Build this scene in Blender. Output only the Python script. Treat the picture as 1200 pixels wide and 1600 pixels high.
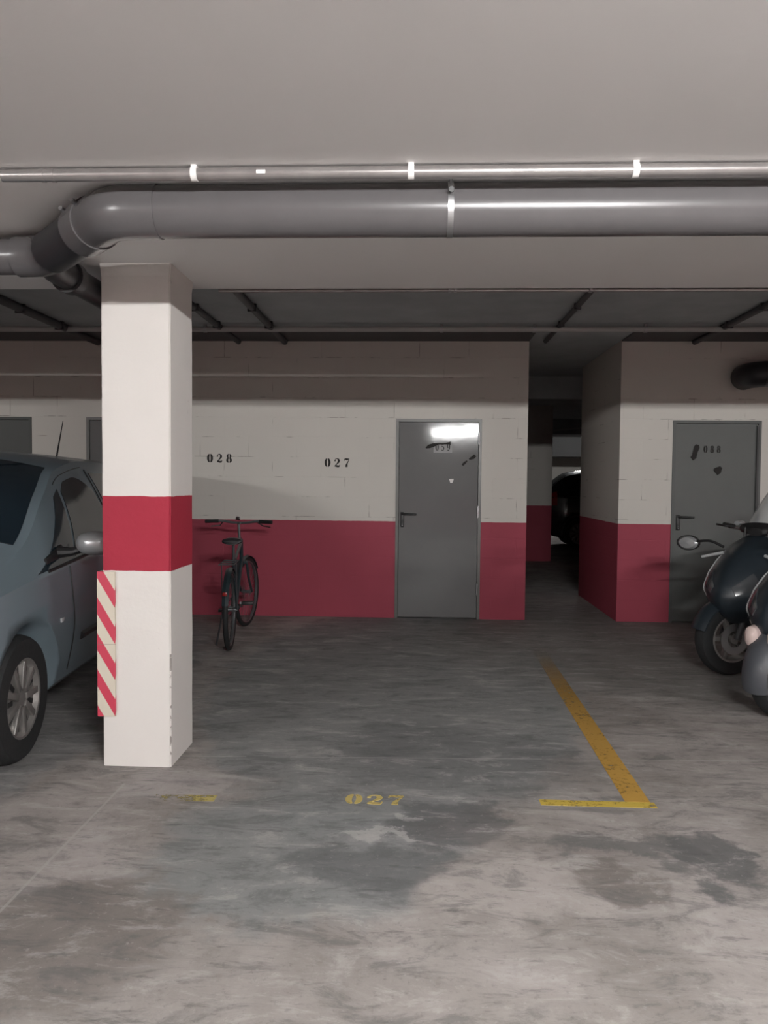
import bpy, bmesh, math, random
import numpy as np
from mathutils import Vector, Matrix, noise as mnoise
for o in list(bpy.data.objects): bpy.data.objects.remove(o)
PI = math.pi
scene = bpy.context.scene
COL = scene.collection

# ------------------------------------------------------------------ camera
cam_d = bpy.data.cameras.new('camera'); cam = bpy.data.objects.new('camera', cam_d); COL.objects.link(cam)
yaw, pitch, roll = 0.0442, -0.0400, 0.0090
fw = Vector((-math.sin(yaw)*math.cos(pitch), math.cos(yaw)*math.cos(pitch), math.sin(pitch)))
rt = Vector((math.cos(yaw), math.sin(yaw), 0)); up = rt.cross(fw)
r2 = math.cos(roll)*rt + math.sin(roll)*up; u2 = -math.sin(roll)*rt + math.cos(roll)*up
M3 = Matrix((r2, u2, -fw)).transposed().to_4x4(); M3.translation = Vector((0, 0, 1.4153))
cam.matrix_world = M3
cam_d.sensor_fit = 'VERTICAL'; cam_d.sensor_height = 36; cam_d.lens = 1195.5*36/1600
cam_d.clip_start = .05; cam_d.clip_end = 100
scene.camera = cam
# ------------------------------------------------------------------ exposure, world
scene.view_settings.view_transform = 'Standard'; scene.view_settings.look = 'None'
scene.view_settings.gamma = 1; scene.view_settings.use_curve_mapping = False
scene.view_settings.exposure = 0.0
w = bpy.data.worlds.new('world'); scene.world = w; w.use_nodes = True
w.node_tree.nodes['Background'].inputs[0].default_value = (.05, .055, .06, 1)
w.node_tree.nodes['Background'].inputs[1].default_value = .3
# lamps, side pair added for fill: (x, y, length axis, power of the tubes)
TUBE_Z = 2.330
BATTENS = [(0.90, -0.55, 'x', 1650), (-5.6, -3.6, 'x', 1700), (7.2, -3.6, 'x', 2300)]
FAR_BATTEN = (4.6, 20.6, 2.70, 210)

# dimensions
D = 7.898; ZL = 2.4507; ZH = 2.8654; ZR = 1.0042
CX0, CX1, CY0, CY1 = -1.5378, -1.1997, 3.6627, 4.0234
SOFF = 4.15

# ------------------------------------------------------------------ materials
def new_mat(name):
    m = bpy.data.materials.new(name); m.use_nodes = True
    nt = m.node_tree; b = nt.nodes['Principled BSDF']
    return m, nt, b
def simple(name, col, rough=.5, metal=0., emit=None, estr=0, coat=0, bump=0, bscale=40, vary=0.0, vscale=3.0, spec=None):
    m, nt, b = new_mat(name)
    b.inputs['Base Color'].default_value = (*col, 1); b.inputs['Roughness'].default_value = rough
    b.inputs['Metallic'].default_value = metal
    if spec is not None: b.inputs['Specular IOR Level'].default_value = spec
    if coat: b.inputs['Coat Weight'].default_value = coat; b.inputs['Coat Roughness'].default_value = .06
    if emit: b.inputs['Emission Color'].default_value = (*emit, 1); b.inputs['Emission Strength'].default_value = estr
    if vary or bump:
        N = G(nt); P = N.geo()
        if vary:
            n = N.noise(P, vscale, 5, .6)
            c = N.mix(N.math('MULTIPLY_ADD', n, 2.2, -.6, clamp=True), tuple(x*(1-vary) for x in col), tuple(min(1, x*(1+vary)) for x in col))
            nt.links.new(c, b.inputs['Base Color'])
        if bump:
            nt.links.new(N.bump(N.noise(P, bscale, 4, .6), bump), b.inputs['Normal'])
    return m
class G:
    def __init__(s, nt): s.nt = nt; s._p = None
    def link(s, v, inp):
        if isinstance(v, bpy.types.NodeSocket): s.nt.links.new(v, inp)
        elif isinstance(v, tuple): inp.default_value = (*v, 1) if (len(v) == 3 and len(inp.default_value) == 4) else v
        else: inp.default_value = v
    def geo(s):
        if s._p is None: s._p = s.nt.nodes.new('ShaderNodeNewGeometry').outputs['Position']
        return s._p
    def objco(s): return s.nt.nodes.new('ShaderNodeTexCoord').outputs['Object']
    def sep(s, v): n = s.nt.nodes.new('ShaderNodeSeparateXYZ'); s.link(v, n.inputs[0]); return n.outputs
    def comb(s, x, y, z):
        n = s.nt.nodes.new('ShaderNodeCombineXYZ')
        for i, v in enumerate((x, y, z)): s.link(v, n.inputs[i])
        return n.outputs[0]
    def math(s, op, a, b=None, c=None, clamp=False):
        n = s.nt.nodes.new('ShaderNodeMath'); n.operation = op; n.use_clamp = clamp
        for i, v in enumerate((a, b, c)):
            if v is not None: s.link(v, n.inputs[i])
        return n.outputs[0]
    def noise(s, vec, scale, detail=4, rough=.55, dist=0):
        n = s.nt.nodes.new('ShaderNodeTexNoise'); s.link(vec, n.inputs['Vector'])
        n.inputs['Scale'].default_value = scale; n.inputs['Detail'].default_value = detail
        n.inputs['Roughness'].default_value = rough; n.inputs['Distortion'].default_value = dist
        return n.outputs['Fac']
    def mix(s, f, a, b, mode='MIX'):
        n = s.nt.nodes.new('ShaderNodeMix'); n.data_type = 'RGBA'; n.blend_type = mode
        s.link(f, n.inputs[0]); s.link(a, n.inputs[6]); s.link(b, n.inputs[7]); return n.outputs[2]
    def ramp(s, f, lo, hi):   # smooth 0..1
        n = s.nt.nodes.new('ShaderNodeMapRange'); n.interpolation_type = 'SMOOTHSTEP'
        s.link(f, n.inputs[0]); n.inputs[1].default_value = lo; n.inputs[2].default_value = hi
        return n.outputs[0]
    def scale(s, vec, sc):
        n = s.nt.nodes.new('ShaderNodeVectorMath'); n.operation = 'MULTIPLY'; s.link(vec, n.inputs[0]); n.inputs[1].default_value = sc
        return n.outputs[0]
    def bump(s, h, strength, dist=.01):
        n = s.nt.nodes.new('ShaderNodeBump'); s.link(h, n.inputs['Height']); n.inputs['Strength'].default_value = strength
        n.inputs['Distance'].default_value = dist; return n.outputs[0]

def floor_material():
    m, nt, b = new_mat('garage_concrete_floor'); N = G(nt); P = N.geo(); x, y, z = N.sep(P)
    n1 = N.noise(P, 1.3, 8, .62, .3); n2 = N.noise(P, 6, 8, .68); n3 = N.noise(P, 34, 6, .7); n4 = N.noise(P, 3.1, 5, .6, .8)
    nst = N.noise(N.scale(P, (2.2, 9, 1)), 2.0, 7, .7)
    wx = N.math('ADD', x, N.math('MULTIPLY_ADD', n4, .55, -.27)); wx = N.math('ADD', wx, N.math('MULTIPLY_ADD', n2, .28, -.14))
    wy = N.math('ADD', y, N.math('MULTIPLY_ADD', n1, .9, -.45)); wy = N.math('ADD', wy, N.math('MULTIPLY_ADD', n2, .24, -.12))
    def blob(cx, cy, rx, ry, lo=1.1, hi=.8):
        a = N.math('DIVIDE', N.math('SUBTRACT', wx, cx), rx); c = N.math('DIVIDE', N.math('SUBTRACT', wy, cy), ry)
        r = N.math('ADD', N.math('MULTIPLY', a, a), N.math('MULTIPLY', c, c))
        n = nt.nodes.new('ShaderNodeMapRange'); n.interpolation_type = 'SMOOTHSTEP'; N.link(r, n.inputs[0])
        n.inputs[1].default_value = lo; n.inputs[2].default_value = hi; return n.outputs[0]
    base = N.mix(N.ramp(n1, .35, .68), (.245, .222, .208), (.38, .35, .335))
    base = N.mix(N.math('MULTIPLY', N.ramp(n2, .52, .72), .45), base, (.175, .162, .15))
    def lay(base, mask, col, k):
        return N.mix(N.math('MULTIPLY', mask, k), base, col)
    # grey worn zone of the parking bay and the tongue running out of it
    base = lay(base, blob(-.15, 5.6, 1.25, 2.55, 1.15, .85), (.215, .222, .222), .85)
    base = lay(base, blob(-.45, 2.85, .60, .50, 1.25, .6), (.225, .235, .235), .85)
    base = lay(base, blob(-2.6, 4.8, .95, 3.2), (.20, .205, .21), .7)
    base = lay(base, blob(2.3, 7.0, 2.2, 2.1, 1.3, .6), (.20, .195, .185), .7)
    # oil stains
    base = lay(base, blob(1.16, 2.93, .15, .24, 1.2, .5), (.085, .09, .092), .75)
    base = lay(base, blob(.86, 2.95, .34, .12, 1.2, .4), (.12, .12, .118), .7)
    base = lay(base, blob(.16, 3.12, .26, .20, 1.2, .5), (.085, .088, .09), .62)
    base = lay(base, blob(-.16, 2.78, .36, .20, 1.2, .5), (.10, .105, .105), .55)
    base = lay(base, blob(.25, 3.9, .8, .5, 1.3, .2), (.12, .125, .125), .45)
    base = lay(base, blob(.70, 2.66, .24, .10, 1.2, .3), (.155, .138, .125), .7)
    base = lay(base, blob(-1.1, 2.3, .42, .38, 1.3, .5), (.15, .132, .118), .65)
    # pale cement patches
    base = lay(base, blob(-.12, 3.045, .15, .045, 1.3, .5), (.42, .41, .40), .75)
    base = lay(base, blob(.38, 2.62, .26, .24, 1.3, .5), (.44, .405, .385), .6)
    base = lay(base, blob(-1.12, 3.42, .28, .16, 1.3, .5), (.40, .37, .36), .6)
    # fine speckle and brushed streaks
    nb = N.noise(N.scale(P, (1.6, 4.2, 1)), 1.9, 9, .74, .6)
    base = N.mix(N.math('MULTIPLY', N.ramp(nb, .50, .63), .52), base, (.105, .107, .107))
    base = N.mix(N.math('MULTIPLY', N.ramp(nb, .48, .36), .45), base, (.46, .44, .425))
    base = N.mix(N.math('MULTIPLY', N.ramp(nst, .56, .68), .5), base, (.08, .08, .08))
    base = N.mix(N.math('MULTIPLY', N.ramp(n3, .55, .7), .32), base, (.09, .088, .085))
    base = N.mix(N.math('MULTIPLY', N.ramp(n3, .42, .3), .3), base, (.5, .48, .46))
    # sawn joints
    j1 = N.math('LESS_THAN', N.math('ABSOLUTE', N.math('SUBTRACT', x, -1.35)), .006)
    j1 = N.math('MULTIPLY', j1, N.math('LESS_THAN', y, 3.45))
    j2 = N.math('LESS_THAN', N.math('ABSOLUTE', N.math('SUBTRACT', N.math('MULTIPLY_ADD', x, -.045, y), 3.872)), .004)
    j2 = N.math('MULTIPLY', j2, N.math('GREATER_THAN', N.noise(P, 1.7, 2, .5), .45))
    base = N.mix(N.math('MULTIPLY', j1, .5), base, (.42, .40, .38))
    base = N.mix(N.math('MULTIPLY', j2, .45), base, (.46, .45, .43))
    nt.links.new(base, b.inputs['Base Color'])
    nt.links.new(N.math('MULTIPLY_ADD', n2, .25, .62), b.inputs['Roughness'])
    b.inputs['Specular IOR Level'].default_value = .35
    nt.links.new(N.bump(N.math('ADD', n3, n2), .35, .004), b.inputs['Normal'])
    return m

def wall_material(name, horizontal='x', white=(.60, .575, .535), red=(.335, .058, .088), zr=ZR, joints=True):
    m, nt, b = new_mat(name); N = G(nt); P = N.geo(); x, y, z = N.sep(P)
    h = x if horizontal == 'x' else y
    n1 = N.noise(P, 1.1, 5, .6); n2 = N.noise(P, 14, 5, .6)
    wcol = N.mix(n1, tuple(c*.94 for c in white), tuple(min(1, c*1.05) for c in white))
    rcol = N.mix(n1, tuple(c*.85 for c in red), tuple(c*1.15 for c in red))
    edge = N.math('MULTIPLY_ADD', N.noise(P, 9, 3, .5), .008, zr-.004)
    isred = N.math('LESS_THAN', z, edge)
    height = n2
    if joints:
        br = nt.nodes.new('ShaderNodeTexBrick'); N.link(N.comb(h, N.math('SUBTRACT', z, .02), 0.), br.inputs['Vector'])
        br.inputs['Scale'].default_value = 1; br.inputs['Brick Width'].default_value = .505; br.inputs['Row Height'].default_value = .205
        br.inputs['Mortar Size'].default_value = .0035; br.inputs['Mortar Smooth'].default_value = .3
        mort = br.outputs['Fac']
        # crack lines are only open here and there
        vis = N.ramp(N.noise(N.scale(P, (1.7, 1, 1.1)), 2.6, 3, .6), .53, .64)
        mk = N.math('MULTIPLY', mort, vis)
        wcol = N.mix(N.math('MULTIPLY', mk, .6), wcol, (.12, .10, .08))
        height = N.math('MULTIPLY_ADD', mort, -1.2, N.math('MULTIPLY', n2, .5))
        vb = N.mix(N.math('MULTIPLY', br.outputs['Color'], .0), wcol, wcol)
    col = N.mix(isred, wcol, rcol)
    nt.links.new(col, b.inputs['Base Color']); b.inputs['Roughness'].default_value = .72
    b.inputs['Specular IOR Level'].default_value = .3
    nt.links.new(N.bump(height, .35, .004), b.inputs['Normal'])
    return m

def pillar_material():
    m, nt, b = new_mat('painted_pillar'); N = G(nt); P = N.geo(); x, y, z = N.sep(P)
    n1 = N.noise(P, 2.2, 5, .6); n2 = N.noise(P, 30, 5, .65); n3 = N.noise(P, 9, 6, .7)
    wcol = N.mix(n1, (.63, .60, .575), (.70, .67, .645))
    wcol = N.mix(N.math('MULTIPLY', N.ramp(n3, .66, .74), .35), wcol, (.33, .30, .27))
    spots = N.math('MULTIPLY', N.ramp(n2, .70, .74), .5); wcol = N.mix(spots, wcol, (.25, .22, .19))
    # chipped arrises near the foot
    rcol = N.mix(n1, (.31, .013, .034), (.375, .018, .044))
    wob = N.math('MULTIPLY_ADD', N.noise(P, 14, 3, .5), .010, -.005)
    zz = N.math('ADD', z, wob)
    isred = N.math('MULTIPLY', N.math('LESS_THAN', zz, 1.333), N.math('GREATER_THAN', zz, .968))
    col = N.mix(isred, wcol, rcol)
    chip = N.math('MULTIPLY', N.math('GREATER_THAN', x, CX1-.006), N.math('LESS_THAN', y, CY0+.012))
    chip = N.math('MULTIPLY', chip, N.math('MULTIPLY', N.math('LESS_THAN', z, .56), N.math('GREATER_THAN', N.noise(P, 22, 5, .7), .535)))
    col = N.mix(N.math('MULTIPLY', chip, .7), col, (.12, .10, .09))
    nt.links.new(col, b.inputs['Base Color']); b.inputs['Roughness'].default_value = .7
    nt.links.new(N.bump(N.math('ADD', n3, n2), .3, .004), b.inputs['Normal'])
    return m

def hazard_material():
    m, nt, b = new_mat('hazard_stripes'); N = G(nt); P = N.geo(); x, y, z = N.sep(P)
    # on the front leg stripes fall to the right; period .178 m
    t = N.math('DIVIDE', N.math('ADD', N.math('ADD', z, N.math('MULTIPLY', N.math('SUBTRACT', x, -1.56), 1.67)), -.250), .1783)
    t = N.math('FRACT', N.math('ADD', N.math('SUBTRACT', t, N.math('MULTIPLY', N.math('SUBTRACT', y, 3.65), 9.8)), .15))
    s = N.math('LESS_THAN', t, .47)
    col = N.mix(s, (.60, .55, .46), (.52, .045, .085))
    seam = N.math('LESS_THAN', N.math('ABSOLUTE', N.math('SUBTRACT', z, .607)), .0018)
    col = N.mix(N.math('MULTIPLY', seam, .5), col, (.2, .15, .12))
    nt.links.new(col, b.inputs['Base Color']); b.inputs['Roughness'].default_value = .45
    return m

def worn_paint(name, col, wear=.48, scale=26, bar=None):
    m, nt, b = new_mat(name); N = G(nt); P = N.geo()
    n = N.noise(P, scale, 6, .7); n0 = N.noise(P, 4, 4, .6)
    b.inputs['Base Color'].default_value = (*col, 1); b.inputs['Roughness'].default_value = .6
    c = N.mix(n0, tuple(v*.75 for v in col), tuple(min(1, v*1.2) for v in col)); nt.links.new(c, b.inputs['Base Color'])
    a = N.ramp(N.math('ADD', N.math('MULTIPLY', n, .7), N.math('MULTIPLY', n0, .5)), wear, wear+.12)
    if bar:   # fades towards the wall
        a = N.math('MULTIPLY', a, N.ramp(N.math('ADD', N.sep(P)[1], N.math('MULTIPLY', n0, 1.2)), bar[1], bar[0]))
    nt.links.new(a, b.inputs['Alpha'])
    return m

def ceiling_material():
    m, nt, b = new_mat('painted_ceiling'); N = G(nt); P = N.geo()
    n1 = N.noise(P, .7, 4, .5); n2 = N.noise(P, 26, 4, .6)
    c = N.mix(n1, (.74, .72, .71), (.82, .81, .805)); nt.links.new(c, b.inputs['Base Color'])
    b.inputs['Roughness'].default_value = .75; nt.links.new(N.bump(n2, .15, .003), b.inputs['Normal'])
    return m
MAT = {}
MAT['floor'] = floor_material()
MAT['wall'] = wall_material('painted_block_wall')
MAT['wall_y'] = wall_material('painted_block_wall_side', 'y')
MAT['pillar'] = pillar_material(); MAT['hazard'] = hazard_material(); MAT['ceiling'] = ceiling_material()
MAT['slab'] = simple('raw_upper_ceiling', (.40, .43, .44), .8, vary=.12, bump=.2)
MAT['pvc'] = simple('grey_pvc', (.098, .093, .096), .27, vary=.06, vscale=5)
MAT['pvc_dark'] = simple('dark_grey_pvc', (.028, .027, .030), .42)
MAT['conduit'] = simple('galvanised_conduit', (.36, .34, .335), .28, metal=.7, vary=.12, vscale=12)
MAT['clip'] = simple('white_plastic_clip', (.72, .70, .69), .5)
MAT['steel'] = simple('zinc_steel', (.45, .45, .46), .35, metal=.9)
MAT['dark_metal'] = simple('dark_conduit', (.05, .05, .055), .5)
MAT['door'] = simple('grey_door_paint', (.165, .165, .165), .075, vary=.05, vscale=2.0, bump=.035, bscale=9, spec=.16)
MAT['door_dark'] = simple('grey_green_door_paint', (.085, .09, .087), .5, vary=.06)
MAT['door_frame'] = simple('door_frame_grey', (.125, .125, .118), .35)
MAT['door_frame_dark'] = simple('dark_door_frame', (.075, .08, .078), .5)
MAT['black'] = simple('black_plastic', (.012, .012, .013), .45)
MAT['ink'] = simple('black_stencil_ink', (.016, .014, .013), .8)
MAT['fade_ink'] = simple('faded_ink', (.07, .07, .07), .8)
MAT['sticker'] = simple('pale_sticker', (.30, .30, .30), .5)
MAT['white'] = simple('white_sticker', (.75, .74, .72), .5)
MAT['yellow'] = worn_paint('worn_yellow_line', (.50, .29, .06), .45, 34, (4.6, 7.2))
MAT['yellow2'] = worn_paint('worn_yellow_foot', (.55, .40, .07), .46, 30)
MAT['yellow3'] = worn_paint('faded_yellow_number', (.50, .39, .13), .48, 60)
MAT['yellow4'] = worn_paint('faded_yellow_stub', (.42, .35, .12), .56, 22)
MAT['tube'] = simple('fluorescent_tube', (.9, .9, .9), .4, emit=(1, .99, .975), estr=1)
MAT['car'] = simple('blue_grey_car_paint', (.15, .195, .225), .40, metal=.1, coat=.4)
MAT['car_far'] = simple('black_car_paint', (.012, .012, .014), .25, coat=.8)
MAT['car_glass'] = simple('dark_car_glass', (.010, .018, .026), .06, spec=.7)
MAT['rubber'] = simple('tyre_rubber', (.012, .013, .014), .75, bump=.2)
MAT['alloy'] = simple('silver_wheel_cover', (.28, .27, .26), .35, metal=.6)
MAT['silver'] = simple('silver_mirror_cap', (.42, .43, .44), .3, metal=.5, coat=.4)
MAT['chrome'] = simple('chrome', (.75, .75, .76), .08, metal=1)
MAT['mirror'] = simple('mirror_glass', (.8, .8, .82), .03, metal=1)
MAT['red_lamp'] = simple('red_lamp_lens', (.25, .01, .01), .2)
MAT['lens'] = simple('clear_lamp_lens', (.45, .46, .48), .12, coat=.5)
MAT['moto'] = simple('dark_blue_scooter_paint', (.014, .021, .028), .42, coat=.2)
MAT['moto2'] = simple('dark_grey_scooter_paint', (.065, .07, .08), .45, coat=.2)
MAT['smoke_lens'] = simple('smoked_lamp_lens', (.06, .065, .07), .15)
MAT['seat'] = simple('black_seat_vinyl', (.02, .02, .022), .5, bump=.1)
MAT['seat_tan'] = simple('grey_brown_seat', (.22, .20, .19), .5)
MAT['amber'] = simple('pale_indicator_lens', (.62, .50, .47), .25)
MAT['trim_w'] = simple('pale_trim', (.62, .64, .65), .25, metal=.4)
MAT['bike'] = simple('dark_bicycle_paint', (.018, .030, .036), .35, coat=.3)
MAT['bike_steel'] = simple('dull_bicycle_steel', (.22, .23, .24), .35, metal=.8)
m_, nt_, b_ = new_mat('smoked_screen'); b_.inputs['Base Color'].default_value = (.45, .47, .48, 1); b_.inputs['Roughness'].default_value = .12
b_.inputs['Alpha'].default_value = .55; MAT['screen'] = m_

# ------------------------------------------------------------------ mesh helpers
class MB:
    def __init__(s): s.v = []; s.f = []
    def add(s, vs, fs, M=None):
        k = len(s.v)
        s.v += [tuple(M @ Vector(v)) if M is not None else tuple(v) for v in vs]
        s.f += [tuple(i+k for i in f) for f in fs]; return s
    def box(s, a, b, M=None, bev=0):
        x0, y0, z0 = a; x1, y1, z1 = b
        if bev <= 0:
            vs = [(x0,y0,z0),(x1,y0,z0),(x1,y1,z0),(x0,y1,z0),(x0,y0,z1),(x1,y0,z1),(x1,y1,z1),(x0,y1,z1)]
            return s.add(vs, [(3,2,1,0),(4,5,6,7),(0,1,5,4),(1,2,6,5),(2,3,7,6),(3,0,4,7)], M)
        bm = bmesh.new(); bmesh.ops.create_cube(bm, size=1)
        for v in bm.verts: v.co = Vector((x0+(v.co.x+.5)*(x1-x0), y0+(v.co.y+.5)*(y1-y0), z0+(v.co.z+.5)*(z1-z0)))
        bmesh.ops.bevel(bm, geom=list(bm.edges), offset=bev, segments=2, profile=.5, affect='EDGES')
        bm.verts.ensure_lookup_table(); vs = [tuple(v.co) for v in bm.verts]; fs = [tuple(v.index for v in f.verts) for f in bm.faces]
        bm.free(); return s.add(vs, fs, M)
    def tube(s, pts, r, n=12, M=None, caps=True, closed=False):
        pts = [Vector(p) for p in pts]; m = len(pts); rs = r if isinstance(r, (list, tuple)) else [r]*m
        tang = []
        for i in range(m):
            if closed: t = pts[(i+1) % m]-pts[i-1]
            else: t = pts[min(i+1, m-1)]-pts[max(i-1, 0)]
            tang.append(t.normalized())
        t0 = tang[0]; a = Vector((0, 0, 1)) if abs(t0.z) < .9 else Vector((1, 0, 0))
        nrm = (a-t0*a.dot(t0)).normalized(); vs = []; fs = []
        for i in range(m):
            t = tang[i]; nrm = (nrm-t*nrm.dot(t)).normalized(); bn = t.cross(nrm)
            for k in range(n):
                an = 2*PI*k/n; vs.append(tuple(pts[i]+(nrm*math.cos(an)+bn*math.sin(an))*rs[i]))
        for i in range(m if closed else m-1):
            for k in range(n):
                j = (i+1) % m
                fs.append((i*n+k, i*n+(k+1) % n, j*n+(k+1) % n, j*n+k))
        if caps and not closed:
            fs.append(tuple(range(n-1, -1, -1))); fs.append(tuple((m-1)*n+k for k in range(n)))
        return s.add(vs, fs, M)
    def lathe(s, prof, n=32, axis='y', M=None, closed=True):
        # prof: (radius, along axis), closed loop or open
        vs = []; fs = []; m = len(prof)
        for k in range(n):
            a = 2*PI*k/n; c, d = math.cos(a), math.sin(a)
            for r, t in prof:
                vs.append({'y': (r*c, t, r*d), 'z': (r*c, r*d, t), 'x': (t, r*c, r*d)}[axis])
        for k in range(n):
            k2 = (k+1) % n
            for i in range(m if closed else m-1):
                j = (i+1) % m
                fs.append((k*m+i, k*m+j, k2*m+j, k2*m+i))
        return s.add(vs, fs, M)
    def disc(s, r, t, n=24, axis='y', M=None, th=.004):
        return s.lathe([(0.0001, t), (r, t), (r, t+th), (0.0001, t+th)], n, axis, M)
    def rings(s, rings, M=None, caps=True):
        n = len(rings[0]); vs = [p for r in rings for p in r]; fs = []
        for i in range(len(rings)-1):
            for k in range(n): fs.append((i*n+k, i*n+(k+1) % n, (i+1)*n+(k+1) % n, (i+1)*n+k))
        if caps: fs.append(tuple(range(n-1, -1, -1))); fs.append(tuple((len(rings)-1)*n+k for k in range(n)))
        return s.add(vs, fs, M)
    def sell(s, st, n=28, M=None, yc=0):
        # superellipse sections square to x: (x, zc, half width, half height, exponent)
        R = []
        for q in st:
            x, zc, hw, hh = q[:4]; e = q[4] if len(q) > 4 else 2.6; r = []
            for k in range(n):
                a = 2*PI*k/n; c, d = math.cos(a), math.sin(a)
                r.append((x, yc+math.copysign(abs(c)**(2/e), c)*hw, zc+math.copysign(abs(d)**(2/e), d)*hh))
            R.append(r)
        return s.rings(R, M)
    def prism(s, poly, d, M=None):   # polygon in (x, z), thickness d along -y
        n = len(poly); vs = [(x, 0, z) for x, z in poly]+[(x, -d, z) for x, z in poly]
        fs = [tuple(range(n)), tuple(range(2*n-1, n-1, -1))]+[(i, i+n, (i+1) % n+n, (i+1) % n) for i in range(n)]
        return s.add(vs, fs, M)
    def grid(s, P, th=0, M=None):    # P[i][j] points with optional skirt depth given through second grid
        ni, nj = len(P), len(P[0]); vs = [p for r in P for p in r]
        return s.add(vs, [(i*nj+j, i*nj+j+1, (i+1)*nj+j+1, (i+1)*nj+j) for i in range(ni-1) for j in range(nj-1)], M)
    def shell(s, P, Q, M=None):      # closed sheet between grid P (outer) and Q (inner)
        ni, nj = len(P), len(P[0]); k = ni*nj; vs = [p for r in P for p in r]+[p for r in Q for p in r]; fs = []
        for i in range(ni-1):
            for j in range(nj-1):
                a, b, c, d = i*nj+j, i*nj+j+1, (i+1)*nj+j+1, (i+1)*nj+j
                fs += [(a, b, c, d), (k+d, k+c, k+b, k+a)]
        for i in range(ni-1):
            a, d = i*nj, (i+1)*nj; fs.append((a, d, k+d, k+a)); a += nj-1; d += nj-1; fs.append((d, a, k+a, k+d))
        for j in range(nj-1):
            fs.append((j+1, j, k+j, k+j+1)); a = (ni-1)*nj+j; fs.append((a, a+1, k+a+1, k+a))
        return s.add(vs, fs, M)
    def build(s, name, mat, parent=None, smooth=True, angle=35):
        me = bpy.data.meshes.new(name); me.from_pydata(s.v, [], s.f); me.validate()
        bm = bmesh.new(); bm.from_mesh(me); bmesh.ops.remove_doubles(bm, verts=bm.verts, dist=1e-6)
        bmesh.ops.recalc_face_normals(bm, faces=bm.faces)
        if smooth:
            for f in bm.faces: f.smooth = True
            lim = math.radians(angle)
            for e in bm.edges:
                if len(e.link_faces) == 2 and e.calc_face_angle(0) > lim: e.smooth = False
        bm.to_mesh(me); bm.free()
        o = bpy.data.objects.new(name, me); COL.objects.link(o)
        if mat: me.materials.append(MAT[mat] if isinstance(mat, str) else mat)
        if parent: o.parent = parent
        return o
def tag(o, label=None, cat=None, group=None, kind=None):
    if label: o['label'] = label
    if cat: o['category'] = cat
    if group: o['group'] = group
    if kind: o['kind'] = kind
    return o
def thing(name, label, cat, loc=(0, 0, 0), rz=0, group=None):
    o = bpy.data.objects.new(name, None); COL.objects.link(o); o.empty_display_size = .1
    o.location = loc; o.rotation_euler = (0, 0, rz); return tag(o, label, cat, group)
def struct(name, mb, mat, parent=None, **k):
    o = mb.build(name, mat, parent, **k)
    if parent is None: o['kind'] = 'structure'
    return o
def copy_tree(o, parent=None):
    c = o.copy(); COL.objects.link(c); c.parent = parent
    for ch in list(o.children): copy_tree(ch, c)
    return c
def T(x=0, y=0, z=0): return Matrix.Translation((x, y, z))
def RX(a): return Matrix.Rotation(a, 4, 'X')
def RY(a): return Matrix.Rotation(a, 4, 'Y')
def RZ(a): return Matrix.Rotation(a, 4, 'Z')
def arc(c, r, a0, a1, n, plane='xz', off=0):
    out = []
    for i in range(n+1):
        a = a0+(a1-a0)*i/n; p, q = c[0]+r*math.cos(a), c[1]+r*math.sin(a)
        out.append({'xz': (p, off, q), 'xy': (p, q, off), 'yz': (off, p, q)}[plane])
    return out
def curve_pts(P, n=8):
    P = [Vector(p) for p in P]; out = []
    for i in range(len(P)-1):
        p0 = P[max(i-1, 0)]; p1 = P[i]; p2 = P[i+1]; p3 = P[min(i+2, len(P)-1)]
        for k in range(n):
            t = k/n; out.append(.5*((2*p1)+(p2-p0)*t+(2*p0-5*p1+4*p2-p3)*t*t+(3*p1-p0-3*p2+p3)*t**3))
    return out+[P[-1]]

# ------------------------------------------------------------------ structure
XL, XR, YB, YF = -10.5, 10.5, -7.0, 24.5
struct('floor', MB().box((XL, YB, -.2), (XR, YF, 0)), 'floor', smooth=False)
o = struct('ceiling', MB().box((XL, YB, ZL), (XR, SOFF, ZH+.25)), 'ceiling', smooth=False)
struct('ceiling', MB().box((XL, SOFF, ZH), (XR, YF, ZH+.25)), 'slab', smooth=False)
def wall_with_holes(x0, x1, y0, y1, z1, holes, mb=None):
    mb = mb or MB(); xs = x0
    for a, b, h in sorted(holes):
        mb.box((xs, y0, 0), (a, y1, z1)); mb.box((a, y0, h), (b, y1, z1)); mb.box((a, y1-.05, 0), (b, y1, h)); xs = b
    mb.box((xs, y0, 0), (x1, y1, z1)); return mb
DH = 2.06
doors = dict(main=(-.2314, .6466), right=(2.5722, 3.45), left=(-4.97, -4.062), left2=(-3.477, -2.60))
struct('wall_back', wall_with_holes(XL, 1.113, D, D+.2, ZH, [(*doors['left'], DH), (*doors['left2'], DH), (*doors['main'], DH)]), 'wall', smooth=False)
struct('wall_back', wall_with_holes(2.0434, XR, D, D+.2, ZH, [(*doors['right'], DH)]), 'wall', smooth=False)
struct('wall_corridor', MB().box((.913, D+.2, 0), (1.113, 9.55, ZH)), 'wall_y', smooth=False)
struct('wall_corridor', MB().box((2.0434, D+.2, 0), (2.2434, 9.55, ZH)), 'wall_y', smooth=False)
struct('wall_storage', MB().box((XL, 9.55, 0), (1.113, 9.75, ZH)), 'wall', smooth=False)
struct('wall_storage', MB().box((2.0434, 9.55, 0), (XR, 9.75, ZH)), 'wall', smooth=False)
struct('wall_far', MB().box((.4, 13.9, 0), (2.405, 14.3, ZH)), 'wall', smooth=False)
struct('wall_front', MB().box((XL, YB-.2, 0), (XR, YB, ZL)), 'wall', smooth=False)
struct('wall_left', MB().box((XL-.2, YB, 0), (XL, YF, ZH)), 'wall_y', smooth=False)
struct('wall_right', MB().box((XR, YB, 0), (XR+.2, YF, ZH)), 'wall_y', smooth=False)
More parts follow.
